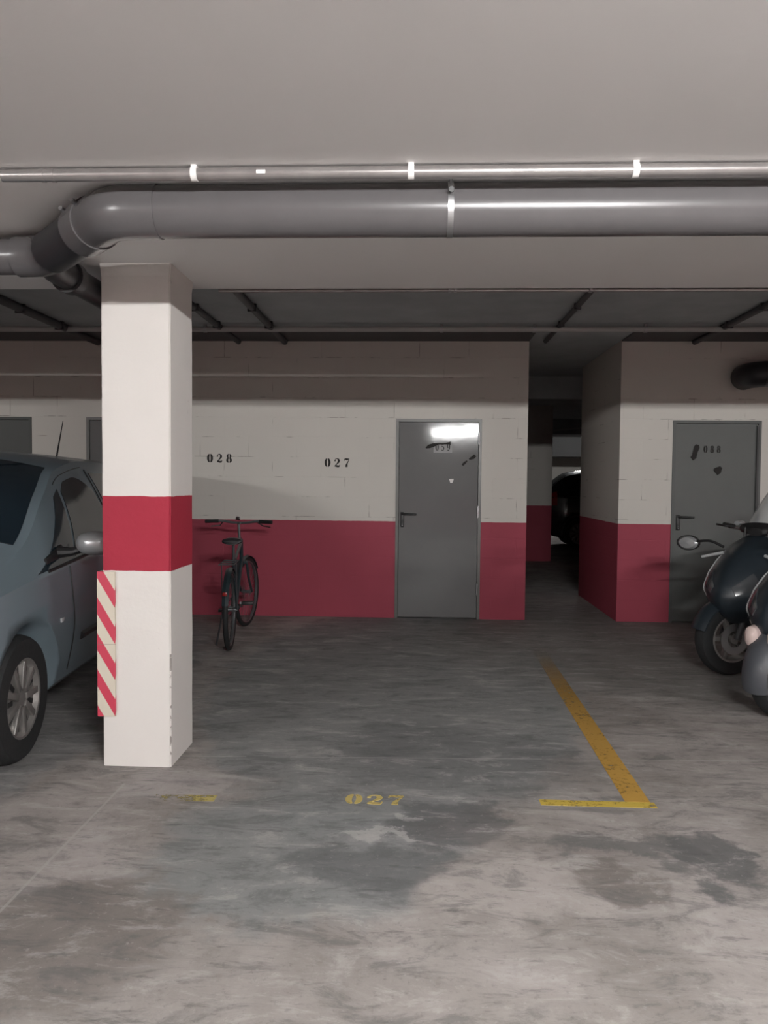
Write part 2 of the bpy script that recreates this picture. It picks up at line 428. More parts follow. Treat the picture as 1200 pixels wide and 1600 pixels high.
struct('wall_end', MB().box((XL, YF, 0), (XR, YF+.2, ZH)), 'wall', smooth=False)
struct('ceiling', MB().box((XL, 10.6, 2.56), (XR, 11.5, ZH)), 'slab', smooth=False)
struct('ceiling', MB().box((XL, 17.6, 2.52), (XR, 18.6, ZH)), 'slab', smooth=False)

struct('shade_strip_1', MB().box((XL, 7.35, ZH-.014), (1.113, D, ZH)), 'dark_metal', smooth=False)  # thin dark strips standing in for the conduit's shade on the ceiling
struct('shade_strip_2', MB().box((2.0434, 7.35, ZH-.014), (XR, D, ZH)), 'dark_metal', smooth=False)
# ------------------------------------------------------------------ glyphs for the stencils
WT = 1.3
def stroke(mb, pts, M, th=.002):
    # pts (x, z, width) -> variable-width ribbon
    L = []; R_ = []
    for i, (x, z, wd) in enumerate(pts):
        a = pts[max(i-1, 0)]; b = pts[min(i+1, len(pts)-1)]; dx, dz = b[0]-a[0], b[1]-a[1]; l = math.hypot(dx, dz) or 1
        nx, nz = -dz/l, dx/l; wd *= WT; L.append((x+nx*wd/2, z+nz*wd/2)); R_.append((x-nx*wd/2, z-nz*wd/2))
    for i in range(len(pts)-1): mb.prism([L[i], L[i+1], R_[i+1], R_[i]], th, M)
def crescent(mb, cx, cz, rx, rz, side, thick, M, a0=72):
    n = 10; P = []
    for i in range(n+1):
        t = math.radians(-a0+2*a0*i/n); c, s_ = math.cos(t), math.sin(t)
        k = thick*(max(0, c)**.8)+.006
        P.append((cx+side*(rx*c-k/2), cz+rz*s_, k))
    stroke(mb, P, M)
def glyph(mb, ch, M):   # unit: height 1, width ~.62, stencil serif
    if ch == '0':
        for s_ in (-1, 1): crescent(mb, .31, .5, .31, .5, s_, .19, M)
    elif ch == '8':
        for s_ in (-1, 1):
            crescent(mb, .31, .75, .25, .25, s_, .14, M); crescent(mb, .31, .26, .30, .26, s_, .17, M)
    elif ch == '2':
        stroke(mb, [(.06, .66, .10), (.07, .76, .15), (.15, .76, .12)], M)
        stroke(mb, [(.08, .82, .05), (.18, .96, .06), (.31, .98, .07), (.44, .90, .14), (.50, .74, .19), (.46, .58, .17), (.34, .42, .10), (.18, .26, .07), (.05, .12, .05)], M)
        stroke(mb, [(.03, .07, .06), (.16, .12, .16), (.34, .08, .17), (.52, .08, .16), (.58, .14, .05), (.60, .28, .04)], M)
    elif ch == '7':
        stroke(mb, [(.03, .72, .04), (.04, .88, .06), (.10, .93, .12), (.30, .90, .19), (.52, .93, .10), (.60, .97, .05)], M)
        stroke(mb, [(.56, .84, .05), (.46, .66, .06), (.36, .46, .10), (.30, .26, .17), (.28, .08, .20), (.28, .0, .20)], M)
    elif ch == '5':
        stroke(mb, [(.10, .95, .12), (.34, .92, .14), (.55, .95, .10)], M); stroke(mb, [(.10, .9, .05), (.09, .55, .05)], M)
        stroke(mb, [(.12, .58, .06), (.30, .63, .08), (.46, .52, .16), (.50, .32, .19), (.42, .12, .14), (.26, .03, .08), (.08, .12, .12)], M)
    elif ch == '9':
        for s_ in (-1, 1): crescent(mb, .31, .68, .28, .30, s_, .16, M)
        stroke(mb, [(.53, .6, .14), (.50, .30, .14), (.36, .06, .10), (.12, .08, .11)], M)
    elif ch == '4':
        stroke(mb, [(.42, 1, .18), (.42, 0, .18)], M); stroke(mb, [(.36, .95, .05), (.04, .32, .05)], M); stroke(mb, [(.02, .28, .06), (.6, .28, .06)], M)
def word(mb, txt, x, y, z, h, pitch_, wr=1.0, plane='wall', M0=None):
    for i, ch in enumerate(txt):
        if plane == 'wall': M = T(x+i*pitch_, y, z) @ Matrix.Diagonal((h*wr, 1, h, 1))
        else: M = T(x+i*pitch_, y, z) @ RX(-PI/2) @ Matrix.Diagonal((h*wr, 1, h, 1))
        if M0 is not None: M = M0 @ M
        glyph(mb, ch, M)

# wall numbers: each digit is a part
def number(name, txt, x, y, z, h, pitch_, wr, plane, mat, label, group):
    t = thing(name, label, 'number', (x, y, z), 0, group)
    for i, ch in enumerate(txt):
        mb = MB(); M = T(i*pitch_, 0, 0) @ (RX(-PI/2) if plane == 'floor' else Matrix.Identity(4)) @ Matrix.Diagonal((h*wr, 1, h, 1))
        glyph(mb, ch, M); mb.build('digit', mat, t, smooth=False)
number('stencilled_number', '028', -2.197, D-.0005, 1.597, .088, .100, 1.05, 'wall', 'ink', 'black stencilled number 028 on the block wall beside the pillar', 'stencilled bay numbers on the wall')
number('stencilled_number', '027', -.967, D-.0005, 1.560, .088, .100, 1.05, 'wall', 'ink', 'black stencilled number 027 on the block wall left of the grey door', 'stencilled bay numbers on the wall')

# ------------------------------------------------------------------ doors
def make_door(n, x0, x1, leafmat, handle_left=True, marks=None, hinges=True):
    f = MB(); w_ = .030; y0 = D-.008; y1 = D+.10
    f.box((x0, y0, 0), (x0+w_, y1, DH)); f.box((x1-w_, y0, 0), (x1, y1, DH)); f.box((x0+w_, y0, DH-w_), (x1-w_, y1, DH))
    root = bpy.data.objects.new('door_%d' % n, None); COL.objects.link(root); root.location = ((x0+x1)/2, D, 0); root['kind'] = 'structure'
    Mi = T(-(x0+x1)/2, -D, 0)
    def B(m, name, mat, par=root, **k):
        m.v = [tuple(Mi @ Vector(v)) for v in m.v]; return m.build(name, mat, par, **k)
    B(f, 'frame', 'door_frame' if leafmat == 'door' else 'door_frame_dark', smooth=False)
    # leaf with a very slight bow, as pressed sheet metal has
    a, b, zt = x0+w_+.004, x1-w_-.004, DH-w_-.004; nx, nz = 14, 30; yl = D+.006
    def bow(u, v):
        d = .0015*math.sin(PI*u)*math.sin(PI*min(1, v)) if leafmat == 'door' else 0
        if leafmat == 'door': d += .0040*max(0, (v-.68)/.32)**2
        return d
    P = [[(a+(b-a)*i/nx, yl-bow(i/nx, j/nz), .012+(zt-.012)*j/nz) for i in range(nx+1)] for j in range(nz+1)]
    Q = [[(p[0], yl+.045, p[2]) for p in r] for r in P]
    leaf = B(MB().shell(P, Q), 'leaf', leafmat, angle=50)
    hx = x0+.072 if handle_left else x1-.072; sg = 1 if handle_left else -1
    h = MB(); h.box((hx-.017, yl-.022, .945), (hx+.017, yl, 1.10), bev=.006)
    h.tube([(hx, yl-.01, 1.083), (hx, yl-.05, 1.083), (hx+sg*.02, yl-.06, 1.083), (hx+sg*.145, yl-.055, 1.080)], [.011, .011, .011, .009], 10)
    h.disc(.010, yl-.028, 14, 'y', T(hx, 0, .975))
    B(h, 'handle', 'black')
    kx = MB().box((hx-.006, yl-.0235, .962), (hx+.006, yl-.0215, .985)); B(kx, 'lock_cylinder', 'steel')
    if hinges:
        for z in (.25, 1.05, 1.80):
            xx = (x1-w_ if handle_left else x0+w_); B(MB().tube([(xx, yl-.014, z), (xx, yl-.014, z+.12)], .009, 10), 'hinge', 'steel')
    return root, B, yl
dr, B, yl = make_door(1, *doors['main'], 'door')
B(MB().box((.155, yl-.004, 1.715), (.345, yl-.0005, 1.825)), 'number_plate', 'sticker', smooth=False)
mb = MB(); word(mb, '059', .175, yl-.0045, 1.735, .072, .058, .72); B(mb, 'plate_digits', 'fade_ink', smooth=False)
mb = MB(); 
def smear(mb, pts): stroke(mb, [(x, z, q*1.15) for x, z, q in pts], T(0, yl-.0065, 0), .004)
smear(mb, [(.075, 1.762, .008), (.11, 1.778, .026), (.16, 1.795, .024), (.205, 1.805, .010), (.26, 1.806, .009), (.315, 1.812, .016), (.328, 1.812, .026)])
B(mb, 'black_tape_mark', 'ink', smooth=False)
mb = MB(); smear(mb, [(.452, 1.588, .014), (.475, 1.612, .016), (.50, 1.634, .008)]); smear(mb, [(.52, 1.650, .010), (.56, 1.668, .024), (.582, 1.690, .020)])
B(mb, 'black_tape_mark', 'ink', smooth=False)
B(MB().prism([(.318, 1.445), (.365, 1.448), (.360, 1.425), (.350, 1.405), (.330, 1.405)], .002, T(0, yl-.004, 0)), 'paper_scrap', 'white', smooth=False)
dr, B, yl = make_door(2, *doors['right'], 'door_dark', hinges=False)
mb = MB(); word(mb, '088', 2.885, yl-.002, 1.735, .070, .066, .80); B(mb, 'door_digits', 'ink', smooth=False)
mb = MB(); smear(mb, [(2.765, 1.672, .03), (2.79, 1.69, .032), (2.80, 1.74, .03), (2.815, 1.79, .036), (2.82, 1.815, .02)]); B(mb, 'black_tape_mark', 'ink', smooth=False)
mb = MB(); smear(mb, [(3.005, 1.535, .045), (3.03, 1.555, .05), (3.06, 1.59, .02)]); B(mb, 'black_tape_mark', 'ink', smooth=False)
B(MB().box((3.405, D-.02, .0), (3.425, D-.013, DH-.05)), 'edge_seal', 'black', smooth=False)
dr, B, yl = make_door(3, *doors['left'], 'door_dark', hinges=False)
dr, B, yl = make_door(4, *doors['left2'], 'door', hinges=False)

# ------------------------------------------------------------------ pillar and guard
bm = bmesh.new(); bmesh.ops.create_cube(bm, size=1)
for v in bm.verts: v.co = Vector(((CX0+CX1)/2+v.co.x*(CX1-CX0), (CY0+CY1)/2+v.co.y*(CY1-CY0), ZL/2+v.co.z*ZL))
bmesh.ops.subdivide_edges(bm, edges=[e for e in bm.edges if abs(e.verts[0].co.z-e.verts[1].co.z) > 1], cuts=40)
bmesh.ops.bevel(bm, geom=[e for e in bm.edges if abs(e.verts[0].co.z-e.verts[1].co.z) > .01], offset=.006, segments=2, affect='EDGES')
for v in bm.verts:
    if .02 < v.co.z < ZL-.02:
        nn = mnoise.noise_vector(v.co*6)*.0016; v.co += Vector((nn.x, nn.y, 0))
    if v.co.z > ZL-.03:
        v.co.x += .006*(1 if v.co.x > (CX0+CX1)/2 else -1); v.co.y += .006*(1 if v.co.y > (CY0+CY1)/2 else -1)
me = bpy.data.meshes.new('concrete_pillar'); bm.to_mesh(me); bm.free(); me.materials.append(MAT['pillar'])
o = bpy.data.objects.new('concrete_pillar', me); COL.objects.link(o)
tag(o, 'square white concrete pillar with a red painted band', 'pillar')
mb = MB(); gz0, gz1 = .250, .963
fz = CY0-.014
L = [(CX0-.022, fz), (CX0+.066, fz), (CX0+.066, CY0-.001), (CX0-.0015, CY0-.001), (CX0-.0015, CY0+.10), (CX0-.022, CY0+.10)]
n = len(L); vs = [(x, y, gz0) for x, y in L]+[(x, y, gz1) for x, y in L]
mb.add(vs, [tuple(range(n))[::-1], tuple(range(n, 2*n))]+[(i, (i+1) % n, (i+1) % n+n, i+n) for i in range(n)])
tag(mb.build('corner_guard', 'hazard', smooth=False), 'red and white striped corner guard on the left edge of the pillar', 'corner guard')

# ------------------------------------------------------------------ floor markings
def paint(name, polys, mat, label, cat='marking', group='yellow bay lines on the floor'):
    mb = MB()
    for p in polys:
        k = len(p); mb.add([(x, y, .0002) for x, y in p]+[(x, y, .0018) for x, y in p], [tuple(range(k))[::-1], tuple(range(k, 2*k))]+[(i, (i+1) % k, (i+1) % k+k, i+k) for i in range(k)])
    return tag(mb.build(name, mat, smooth=False), label, cat, group)
paint('parking_line', [[(.935, 3.395), (1.045, 3.395), (1.10, 7.3), (.99, 7.3)]], 'yellow', 'long worn yellow line dividing the parking bay from the right side', 'parking line')
paint('parking_line', [[(.555, 3.335), (1.06, 3.335), (1.06, 3.393), (.555, 3.393)]], 'yellow2', 'short yellow stripe across the near end of the long line', 'parking line')
paint('parking_line', [[(-1.16, 3.27), (-.885, 3.28), (-.885, 3.345), (-1.16, 3.335)]], 'yellow4', 'faded yellow stripe on the floor in front of the pillar', 'parking line')
number('floor_number', '027', -.305, 3.295, .0005, .098, .093, 1.15, 'floor', 'yellow3', 'faded yellow number 027 painted on the bay floor', None)

# ------------------------------------------------------------------ ceiling services
t = thing('drain_pipe', 'thick grey plastic drain pipe with a bend, hung under the ceiling', 'pipe', (0, 2.72, 2.364))
PR = .090; o_ = Vector((0, 2.72, 2.364))
mb = MB(); mb.tube([(7.5, 0, 0), (-.94, 0, 0)], PR, 40, caps=False); mb.build('pipe', 'pvc', t)
for x in (3.2, -.945): MB().lathe([(PR-.002, x-.045), (PR+.003, x-.045), (PR+.004, x+.02), (PR-.002, x+.02)], 40, 'x').build('socket_joint', 'pvc', t)
pts = [(-.94, 0, 0), (-1.03, 0, 0)]+[(-1.03-.16*math.sin(a), .16*(1-math.cos(a)), 0) for a in [PI/4*i/6 for i in range(1, 7)]]
e = pts[-1]; pts += [(e[0]-.06, e[1]+.06, 0)]
MB().tube(pts, PR+.003, 40, caps=False).build('elbow', 'pvc', t)
s0 = Vector(pts[-1]); s1 = s0+Vector((-.32, .32, -.01))
MB().tube([s0, s0+(s1-s0)*.25], PR+.008, 40).build('socket_joint', 'pvc', t)
MB().tube([s0, s1], PR-.004, 40).build('diagonal_pipe', 'pvc_dark', t)
MB().tube([s1-Vector((-.02, .02, 0)), s1+Vector((-.03, .03, 0)), s1+Vector((-.09, .065, 0)), s1+Vector((-.18, .07, 0))], .084, 40).build('elbow', 'pvc', t)
s2 = s1+Vector((-.18, .07, 0))
MB().tube([s2, s2+Vector((-5.5, 0, 0))], .074, 40).build('pipe', 'pvc', t)
for dx in (-.12, -.19): MB().lathe([(.073, dx-.008), (.079, dx-.008), (.079, dx+.008), (.073, dx+.008)], 40, 'x', T(*s2)).build('collar', 'pvc', t)
bpos = s1+Vector((-.06, .06, -.005))
MB().tube([bpos, bpos+Vector((-.035, .16, -.005)), bpos+Vector((-.035, .90, -.005))], .062, 32).build('branch_pipe', 'pvc_dark', t)
MB().lathe([(.060, -.03), (.076, -.03), (.076, .03), (.060, .03)], 32, 'y', T(*(bpos+Vector((-.035, .30, -.005))))).build('socket_joint', 'pvc_dark', t)
# strap and its bolt
def strap(x, y=0):
    s = MB().lathe([(PR, -.010), (PR+.003, -.010), (PR+.003, .010), (PR, .010)], 40, 'x', T(x, y, 0)).build('strap', 'steel', t)
    MB().tube([(x, y-.055, ZL-2.364-.001), (x, y-.058, .055)], .005, 8).build('bolt', 'steel', s)
    MB().tube([(x, y-.052, .045), (x, y-.115, .03)], .010, 6).build('nut', 'black', s)
strap(.101); strap(2.6)
for q in (s0+Vector((-.02, .02, 0)), s0+(s1-s0)*.3):
    MB().tube([q+Vector((-.03, -.07, .05)), q+Vector((-.035, -.105, .055))], .009, 6).build('nut', 'steel', t)

t = thing('ceiling_conduit', 'thin shiny metal conduit clipped along the ceiling with white clips', 'conduit', (0, 2.542, 2.425))
MB().tube([(7.5, 0, 0), (-1.399, 0, 0)], .0205, 24).build('tube', 'conduit', t)
for x in (-.749, -.034, .688, 1.41, 2.13):
    MB().lathe([(.0205, -.010), (.0235, -.010), (.0235, .010), (.0205, .010)], 24, 'x', T(x, 0, 0)).box((x-.009, -.015, .015), (x+.009, .015, ZL-2.425)).build('clip', 'clip', t)
for x in (-1.26, -1.225): MB().lathe([(.0205, -.006), (.0225, -.006), (.0225, .006), (.0205, .006)], 24, 'x', T(x, 0, 0)).build('coupling', 'conduit', t)
MB().box((-.54, -.022, -.008), (-.51, -.020, .004)).build('paint_fleck', 'white', t)

t = thing('edge_conduit', 'very thin bright conduit along the rear edge of the low ceiling', 'conduit', (0, 4.185, 2.449))
MB().tube([(7.5, 0, 0), (-1.1, 0, 0)], .011, 14).build('tube', 'conduit', t)
for x in (.16, .19, .91, 2.0): MB().box((x-.008, -.034, -.013), (x+.008, .013, .013), bev=.003).build('clip', 'steel', t)
MAT['light_conduit'] = simple('light_grey_conduit', (.42, .42, .41), .4)
t = thing('upper_conduit', 'grey conduit under the dark upper ceiling just before the wall', 'conduit', (0, 7.12, 2.82))
MB().tube([(7.5, 0, 0), (-8, 0, 0)], .026, 16).build('tube', 'light_conduit', t)
for x in (-2.0, .2, 1.05, 2.05, 3.2): MB().lathe([(.026, -.015), (.032, -.015), (.032, .015), (.026, .015)], 16, 'x', T(x, 0, 0)).box((x-.012, -.012, .02), (x+.012, .012, ZH-2.82-.001)).build('clip', 'steel', t)
for i, (x, r, lab) in enumerate([(-1.38, .030, 'dark pipe on the upper ceiling, nearest the right side of the pillar'), (1.27, .022, 'dark pipe on the upper ceiling above the yellow line'),
        (-1.86, .028, 'dark pipe on the upper ceiling, half hidden behind the pillar'), (-3.33, .035, 'dark pipe on the upper ceiling above the car, left of the pillar'), (2.75, .028, 'dark pipe on the upper ceiling above the right door')]):
    q = thing('ceiling_pipe', lab, 'pipe', (x, 5.7, ZH-r-.001), 0, 'dark pipes under the upper ceiling')
    MB().tube([(0, -1.5, 0), (0, 2.15, 0)], r, 16).build('tube', 'dark_metal', q)
    for yy in (-.6, .6, 1.3): MB().box((-r-.006, yy-.012, -r-.004), (r+.006, yy+.012, r)).build('clip', 'dark_metal', q)
t = thing('elbow_pipe', 'short thick dark pipe elbow high on the wall above the right door', 'pipe', (3.25, D-.02, 2.49))
MB().tube(curve_pts([(0, 0, 0), (0, -.12, 0), (.05, -.21, 0), (.15, -.25, 0), (.4, -.25, 0), (3.5, -.25, 0)], 6), .125, 32).build('pipe', 'pvc_dark', t)
MB().lathe([(.12, -.03), (.137, -.03), (.137, .03), (.12, .03)], 32, 'x', T(.42, -.25, 0)).build('collar', 'pvc_dark', t)
MB().tube([(.0, -.55, ZH-2.49-.03), (.55, -.1, .16)], .02, 12).build('brace', 'pvc_dark', t)

MAT['shade_box'] = simple('matt_shade_grey', (.10, .10, .10), .85)
t = thing('far_shade_box', 'dark box added as shade high on the far wall beyond the passage', 'shade_box', (3, 23.6, 2.5))
MB().box((-6, -.5, -.30), (7, .5, ZH-2.5), bev=.01).build('box_body', 'shade_box', t)  # added dark box in place of the shade on the upper far wall
for x in (-4, -1, 2, 5): MB().box((x-.02, -.52, -.32), (x+.02, .52, ZH-2.5)).build('box_rib', 'dark_metal', t)
t = thing('far_conduit', 'bright thin pipe slanting across the ceiling deep in the passage', 'pipe', (2.9, 15.2, 2.5))
MB().tube([(-.25, 1.2, .0), (.55, -1.0, -.02)], .014, 10).build('tube', 'light_conduit', t)
for x, y, z in ((-.2, 1.06, 0), (.5, -.86, -.02)): MB().tube([(x, y, z), (x, y, ZH-2.5)], .006, 8).build('hanger', 'dark_metal', t)
# ------------------------------------------------------------------ battens (behind the viewer)
def batten(x, y, ax, power, zt=TUBE_Z, zc=ZL, lab='', k=0):
    t = thing('fluorescent_batten', lab, 'ceiling lamp', (x, y, zt), 0 if ax == 'x' else PI/2, 'fluorescent battens')
    MB().box((-.63, -.035, .022), (.63, .035, zc-zt-.0005), bev=.004).build('housing', 'clip', t)
    for s_ in (-1, 1): MB().box((s_*.63-.012, -.03, -.018), (s_*.63+.012, .03, .022), bev=.003).build('lamp_holder', 'clip', t)
    m = MAT['tube'].copy(); m.node_tree.nodes['Principled BSDF'].inputs['Emission Strength'].default_value = power
    MB().tube([(-.6, 0, 0), (.6, 0, 0)], .013, 14).build('tube', m, t)
labs = ['fluorescent batten over the driving lane, nearest to the empty bay', 'unseen fill batten added far to the left in the driving lane', 'unseen fill batten added far to the right in the driving lane']
for b, l in zip(BATTENS, labs): batten(*b, lab=l)
batten(FAR_BATTEN[0], FAR_BATTEN[1], 'x', FAR_BATTEN[3], FAR_BATTEN[2], ZH, 'fluorescent batten in the distant parking area')

# ------------------------------------------------------------------ car
def hermite(xs, ys, x):
    xs = np.array(xs, float); ys = np.array(ys, float); d = np.diff(ys)/np.diff(xs); m = np.zeros(len(xs))
    m[0], m[-1] = d[0], d[-1]
    for i in range(1, len(xs)-1): m[i] = 0 if d[i-1]*d[i] <= 0 else 2*d[i-1]*d[i]/(d[i-1]+d[i])
    i = int(np.clip(np.searchsorted(xs, x)-1, 0, len(xs)-2)); h = xs[i+1]-xs[i]; t = (x-xs[i])/h
    return float((2*t**3-3*t**2+1)*ys[i]+(t**3-2*t**2+t)*h*m[i]+(-2*t**3+3*t**2)*ys[i+1]+(t**3-t**2)*h*m[i+1])
def make_wheel(par, s, side, R_=.316, W=.19, track=.875, rim=.20, M0=None, spokes=9, steer=0):
    root = bpy.data.objects.new('wheel', None); COL.objects.link(root); root.parent = par
    root.location = (s, side*(track-W/2-.045), R_); root.rotation_euler = (0, 0, steer)
    y = side*W/2; o = side
    prof = [(rim, -W/2), (R_*.93, -W/2), (R_-.008, -W/2+.02), (R_, -W/2+.045), (R_, W/2-.045), (R_-.008, W/2-.02), (R_*.93, W/2), (rim+.004, W/2-.002), (rim-.006, W/2-.02), (rim-.02, 0)]
    MB().lathe(prof, 48, 'y').build('tyre', 'rubber', root)
    c = MB().lathe([(.0001, y-o*.012), (.035, y-o*.012), (.055, y-o*.028), (rim-.03, y-o*.026), (rim-.012, y-o*.004), (rim+.003, y-o*.001), (rim+.003, y-o*.03), (.0001, y-o*.05)], 48, 'y', closed=False)
    for k in range(spokes):
        c.box((.045, min(y-o*.03, y-o*.006), -.017), (rim-.016, max(y-o*.03, y-o*.006), .017), RY(2*PI*k/spokes), bev=.004)
    c.build('wheel_cover', 'alloy', root)
    sl = MB()
    for k in range(spokes): sl.box((.085, min(y-o*.026, y-o*.0235), -.012), (rim-.035, max(y-o*.026, y-o*.0235), .012), RY(2*PI*(k+.5)/spokes))
    sl.build('vent_slots', 'black', root)
    return root
def make_car(name, label, paint_, loc, rz, K=(1, 1, 1), mirror_mat='silver', antenna=True, steer=0):
    """x runs from the nose (0) to the tail (4.28); the nose points to local -x"""
    root = thing(name, label, 'car', loc, rz); root.scale = K
    S =  [0, .06, .30, .80, 1.05, 1.5, 1.9, 2.4, 3.2, 3.75, 4.05, 4.2, 4.28]
    C = dict(
      zb=[.30, .24, .21, .21, .21, .21, .21, .21, .21, .22, .25, .30, .36],
      w2=[.50, .62, .76, .80, .82, .82, .82, .82, .82, .80, .76, .68, .56],
      w3=[.56, .70, .82, .865, .872, .875, .875, .875, .875, .865, .82, .75, .66],
      z4=[.62, .72, .80, .88, .905, .92, .935, .955, .98, 1.02, 1.03, 1.01, .96],
      w4=[.52, .66, .77, .83, .845, .852, .855, .855, .855, .84, .79, .73, .64],
      z5=[.63, .735, .85, .965, 1.05, 1.315, 1.475, 1.535, 1.53, 1.46, 1.30, 1.12, .99],
      w5=[.42, .56, .66, .72, .735, .675, .60, .585, .585, .585, .60, .62, .58],
      z7=[.64, .75, .90, 1.05, 1.15, 1.43, 1.555, 1.60, 1.595, 1.53, 1.36, 1.16, 1.01])
    def H(k, s): return hermite(S, C[k], s)
    def ring(s):
        zb, w2, w3, z4, w4, z5, w5, z7 = [H(k, s) for k in ('zb', 'w2', 'w3', 'z4', 'w4', 'z5', 'w5', 'z7')]
        return [(0, zb), (w2*.9, zb), (w2, zb+.07), (w3, (zb+z4)/2+.02), (w4, z4), (w5, z5), (w5*.62, z5+(z7-z5)*.80), (0, z7)]
    def pt(s, v):
        P = ring(s); i = int(min(6, max(0, math.floor(v)))); t = v-i
        if i == 4:   # greenhouse side with a little tumblehome curve
            a, b = P[4], P[5]; k = .025*math.sin(PI*t)*min(1, (b[1]-a[1])/.4)
            return Vector((s, a[0]+(b[0]-a[0])*t+k, a[1]+(b[1]-a[1])*t))
        if i == 1 or i == 0: a, b = P[i], P[i+1]; return Vector((s, a[0]+(b[0]-a[0])*t, a[1]+(b[1]-a[1])*t))
        if i in (5, 6):   # roof: a smooth arc from the rail to the middle
            u = (v-5)/2; a, b = P[5], P[7]; return Vector((s, a[0]*(1-u), a[1]+(b[1]-a[1])*math.sin(u*PI/2)))
        p0 = P[max(i-1, 2)]; p1 = P[i]; p2 = P[i+1]; p3 = P[min(i+2, 4)]
        f = lambda c: .5*(2*p1[c]+(p2[c]-p0[c])*t+(2*p0[c]-5*p1[c]+4*p2[c]-p3[c])*t*t+(3*p1[c]-p0[c]-3*p2[c]+p3[c])*t**3)
        return Vector((s, f(0), f(1)))
    ss = sorted(set([0, .02, .04, .06, .1, .15, .22]+[round(.3+.07*i, 3) for i in range(54)]+[4.1, 4.15, 4.2, 4.24, 4.26, 4.28]))
    ss = [s for s in ss if s <= 4.28]
    vv = [0, .5, 1, 1.5, 2, 2.25, 2.5, 2.75, 3, 3.25, 3.5, 3.75, 3.9, 4, 4.1, 4.3, 4.5, 4.7, 4.9, 5, 5.08, 5.2, 5.4, 5.7, 6, 6.3, 6.6, 7]
    R_ = []
    for s in ss:
        h = [pt(s, v) for v in vv]
        R_.append([tuple(p) for p in h]+[(p.x, -p.y, p.z) for p in h[-2:0:-1]])
    body = MB().rings(R_).build('body', paint_, root, angle=28)
    # wheel wells cut out of the shell
    cut = MB()
    for s in (.85, 3.55):
        for sd in (-1, 1):
            cut.lathe([(.0001, .60), (.380, .60), (.380, 1.0), (.0001, 1.0)], 40, 'y', T(s, 0, .32) @ Matrix.Diagonal((1, sd, 1, 1)))
    co = cut.build('cutter', None); co.parent = root
    bpy.context.view_layer.update()
    md = body.modifiers.new('b', 'BOOLEAN'); md.object = co; md.operation = 'DIFFERENCE'; md.solver = 'EXACT'
    dg = bpy.context.evaluated_depsgraph_get(); me = bpy.data.meshes.new_from_object(body.evaluated_get(dg))
    body.modifiers.clear(); body.data = me; bpy.data.objects.remove(co)
    def nrm(s, v):
        e = .01; a = pt(min(4.27, s+e), v)-pt(max(.01, s-e), v); b = pt(s, min(6.98, v+.02))-pt(s, max(0, v-.02)); n_ = a.cross(b)
        if n_.y < 0 or (abs(n_.y) < abs(n_.z) and n_.z < 0): n_ = -n_
        return n_.normalized()
    def panel(name, s0, s1, v0, v1, mat, off=.004, ns=14, nv=8, par=root, sides=(1, -1)):
        out = []
        for sd in sides:
            P = []; Q = []
            for i in range(ns+1):
                a = v0(i/ns) if callable(v0) else v0; b = v1(i/ns) if callable(v1) else v1; rp = []; rq = []
                for j in range(nv+1):
                    v = a+(b-a)*j/nv; S0 = s0(j/nv) if callable(s0) else s0; S1 = s1(j/nv) if callable(s1) else s1; s = S0+(S1-S0)*i/ns; p = pt(s, v); n_ = nrm(s, v); q1 = p+n_*off; q2 = p-n_*.012
                    rp.append((q1.x, sd*q1.y, q1.z)); rq.append((q2.x, sd*q2.y, q2.z))
                P.append(rp); Q.append(rq)
            out.append(MB().shell(P, Q).build(name, mat, par))
        return out
    def full(name, s0, s1, va, mat, off=.004, ns=14):    # across the middle
        P = []; Q = []
        for i in range(ns+1):
            s = s0+(s1-s0)*i/ns; a = va(i/ns) if callable(va) else va; rp = []; rq = []
            vs_ = [a+(7-a)*j/8 for j in range(9)]
            for sd, seq in ((1, vs_), (-1, vs_[-2::-1])):
                for v in seq:
                    p = pt(s, v); q1 = p+Vector((-.4 if s < 2.5 else .4, 0, 1)).normalized()*off; q2 = p-Vector((0, 0, .012))
                    rp.append((q1.x, sd*q1.y, q1.z)); rq.append((q2.x, sd*q2.y, q2.z))
            P.append(rp); Q.append(rq)
        return MB().shell(P, Q).build(name, mat, root)
    full('windscreen', 1.06, 1.86, lambda t: 5.12+.06*t, 'car_glass')
    full('rear_window', 3.82, 4.10, 5.25, 'car_glass')
    panel('quarter_window', lambda u: 1.0+.42*u, lambda u: 1.50+.22*u, 4.08, lambda t: 4.62+.24*min(1, t*1.6), 'car_glass')
    panel('front_window', lambda u: 1.54+.22*u, 2.30, 4.10, lambda t: 4.86-.42*max(0, t-.45)**2.2/.55**2.2*.55-.06*max(0, .2-t)/.2, 'car_glass')
    panel('rear_side_window', 2.40, 3.10, 4.10, lambda t: 4.86, 'car_glass')
    panel('rear_quarter_window', 3.20, 3.78, 4.14, lambda t: 4.84-.25*t*t, 'car_glass')
    def line(name, P, r, mat, par=root, off=.001):
        for sd in (1, -1):
            q = [pt(s, v)+nrm(s, v)*off for s, v in P]; MB().tube([(p.x, sd*p.y, p.z) for p in q], r, 6).build(name, mat, par)
    line('door_gap', [(1.425, 4.0-.1*k) for k in range(0, 19)], .0045, 'black')
    line('door_gap', [(2.345, 4.9-.15*k) for k in range(0, 19)], .0045, 'black')
    line('belt_moulding', [(1.13+.09*k, 4.05) for k in range(31)], .010, 'black')
    line('window_moulding', [(1.70+.06*k, 4.93) for k in range(11)], .003, 'black')
    line('side_moulding', [(1.56+.08*k, 2.72) for k in range(20)], .024, 'black')
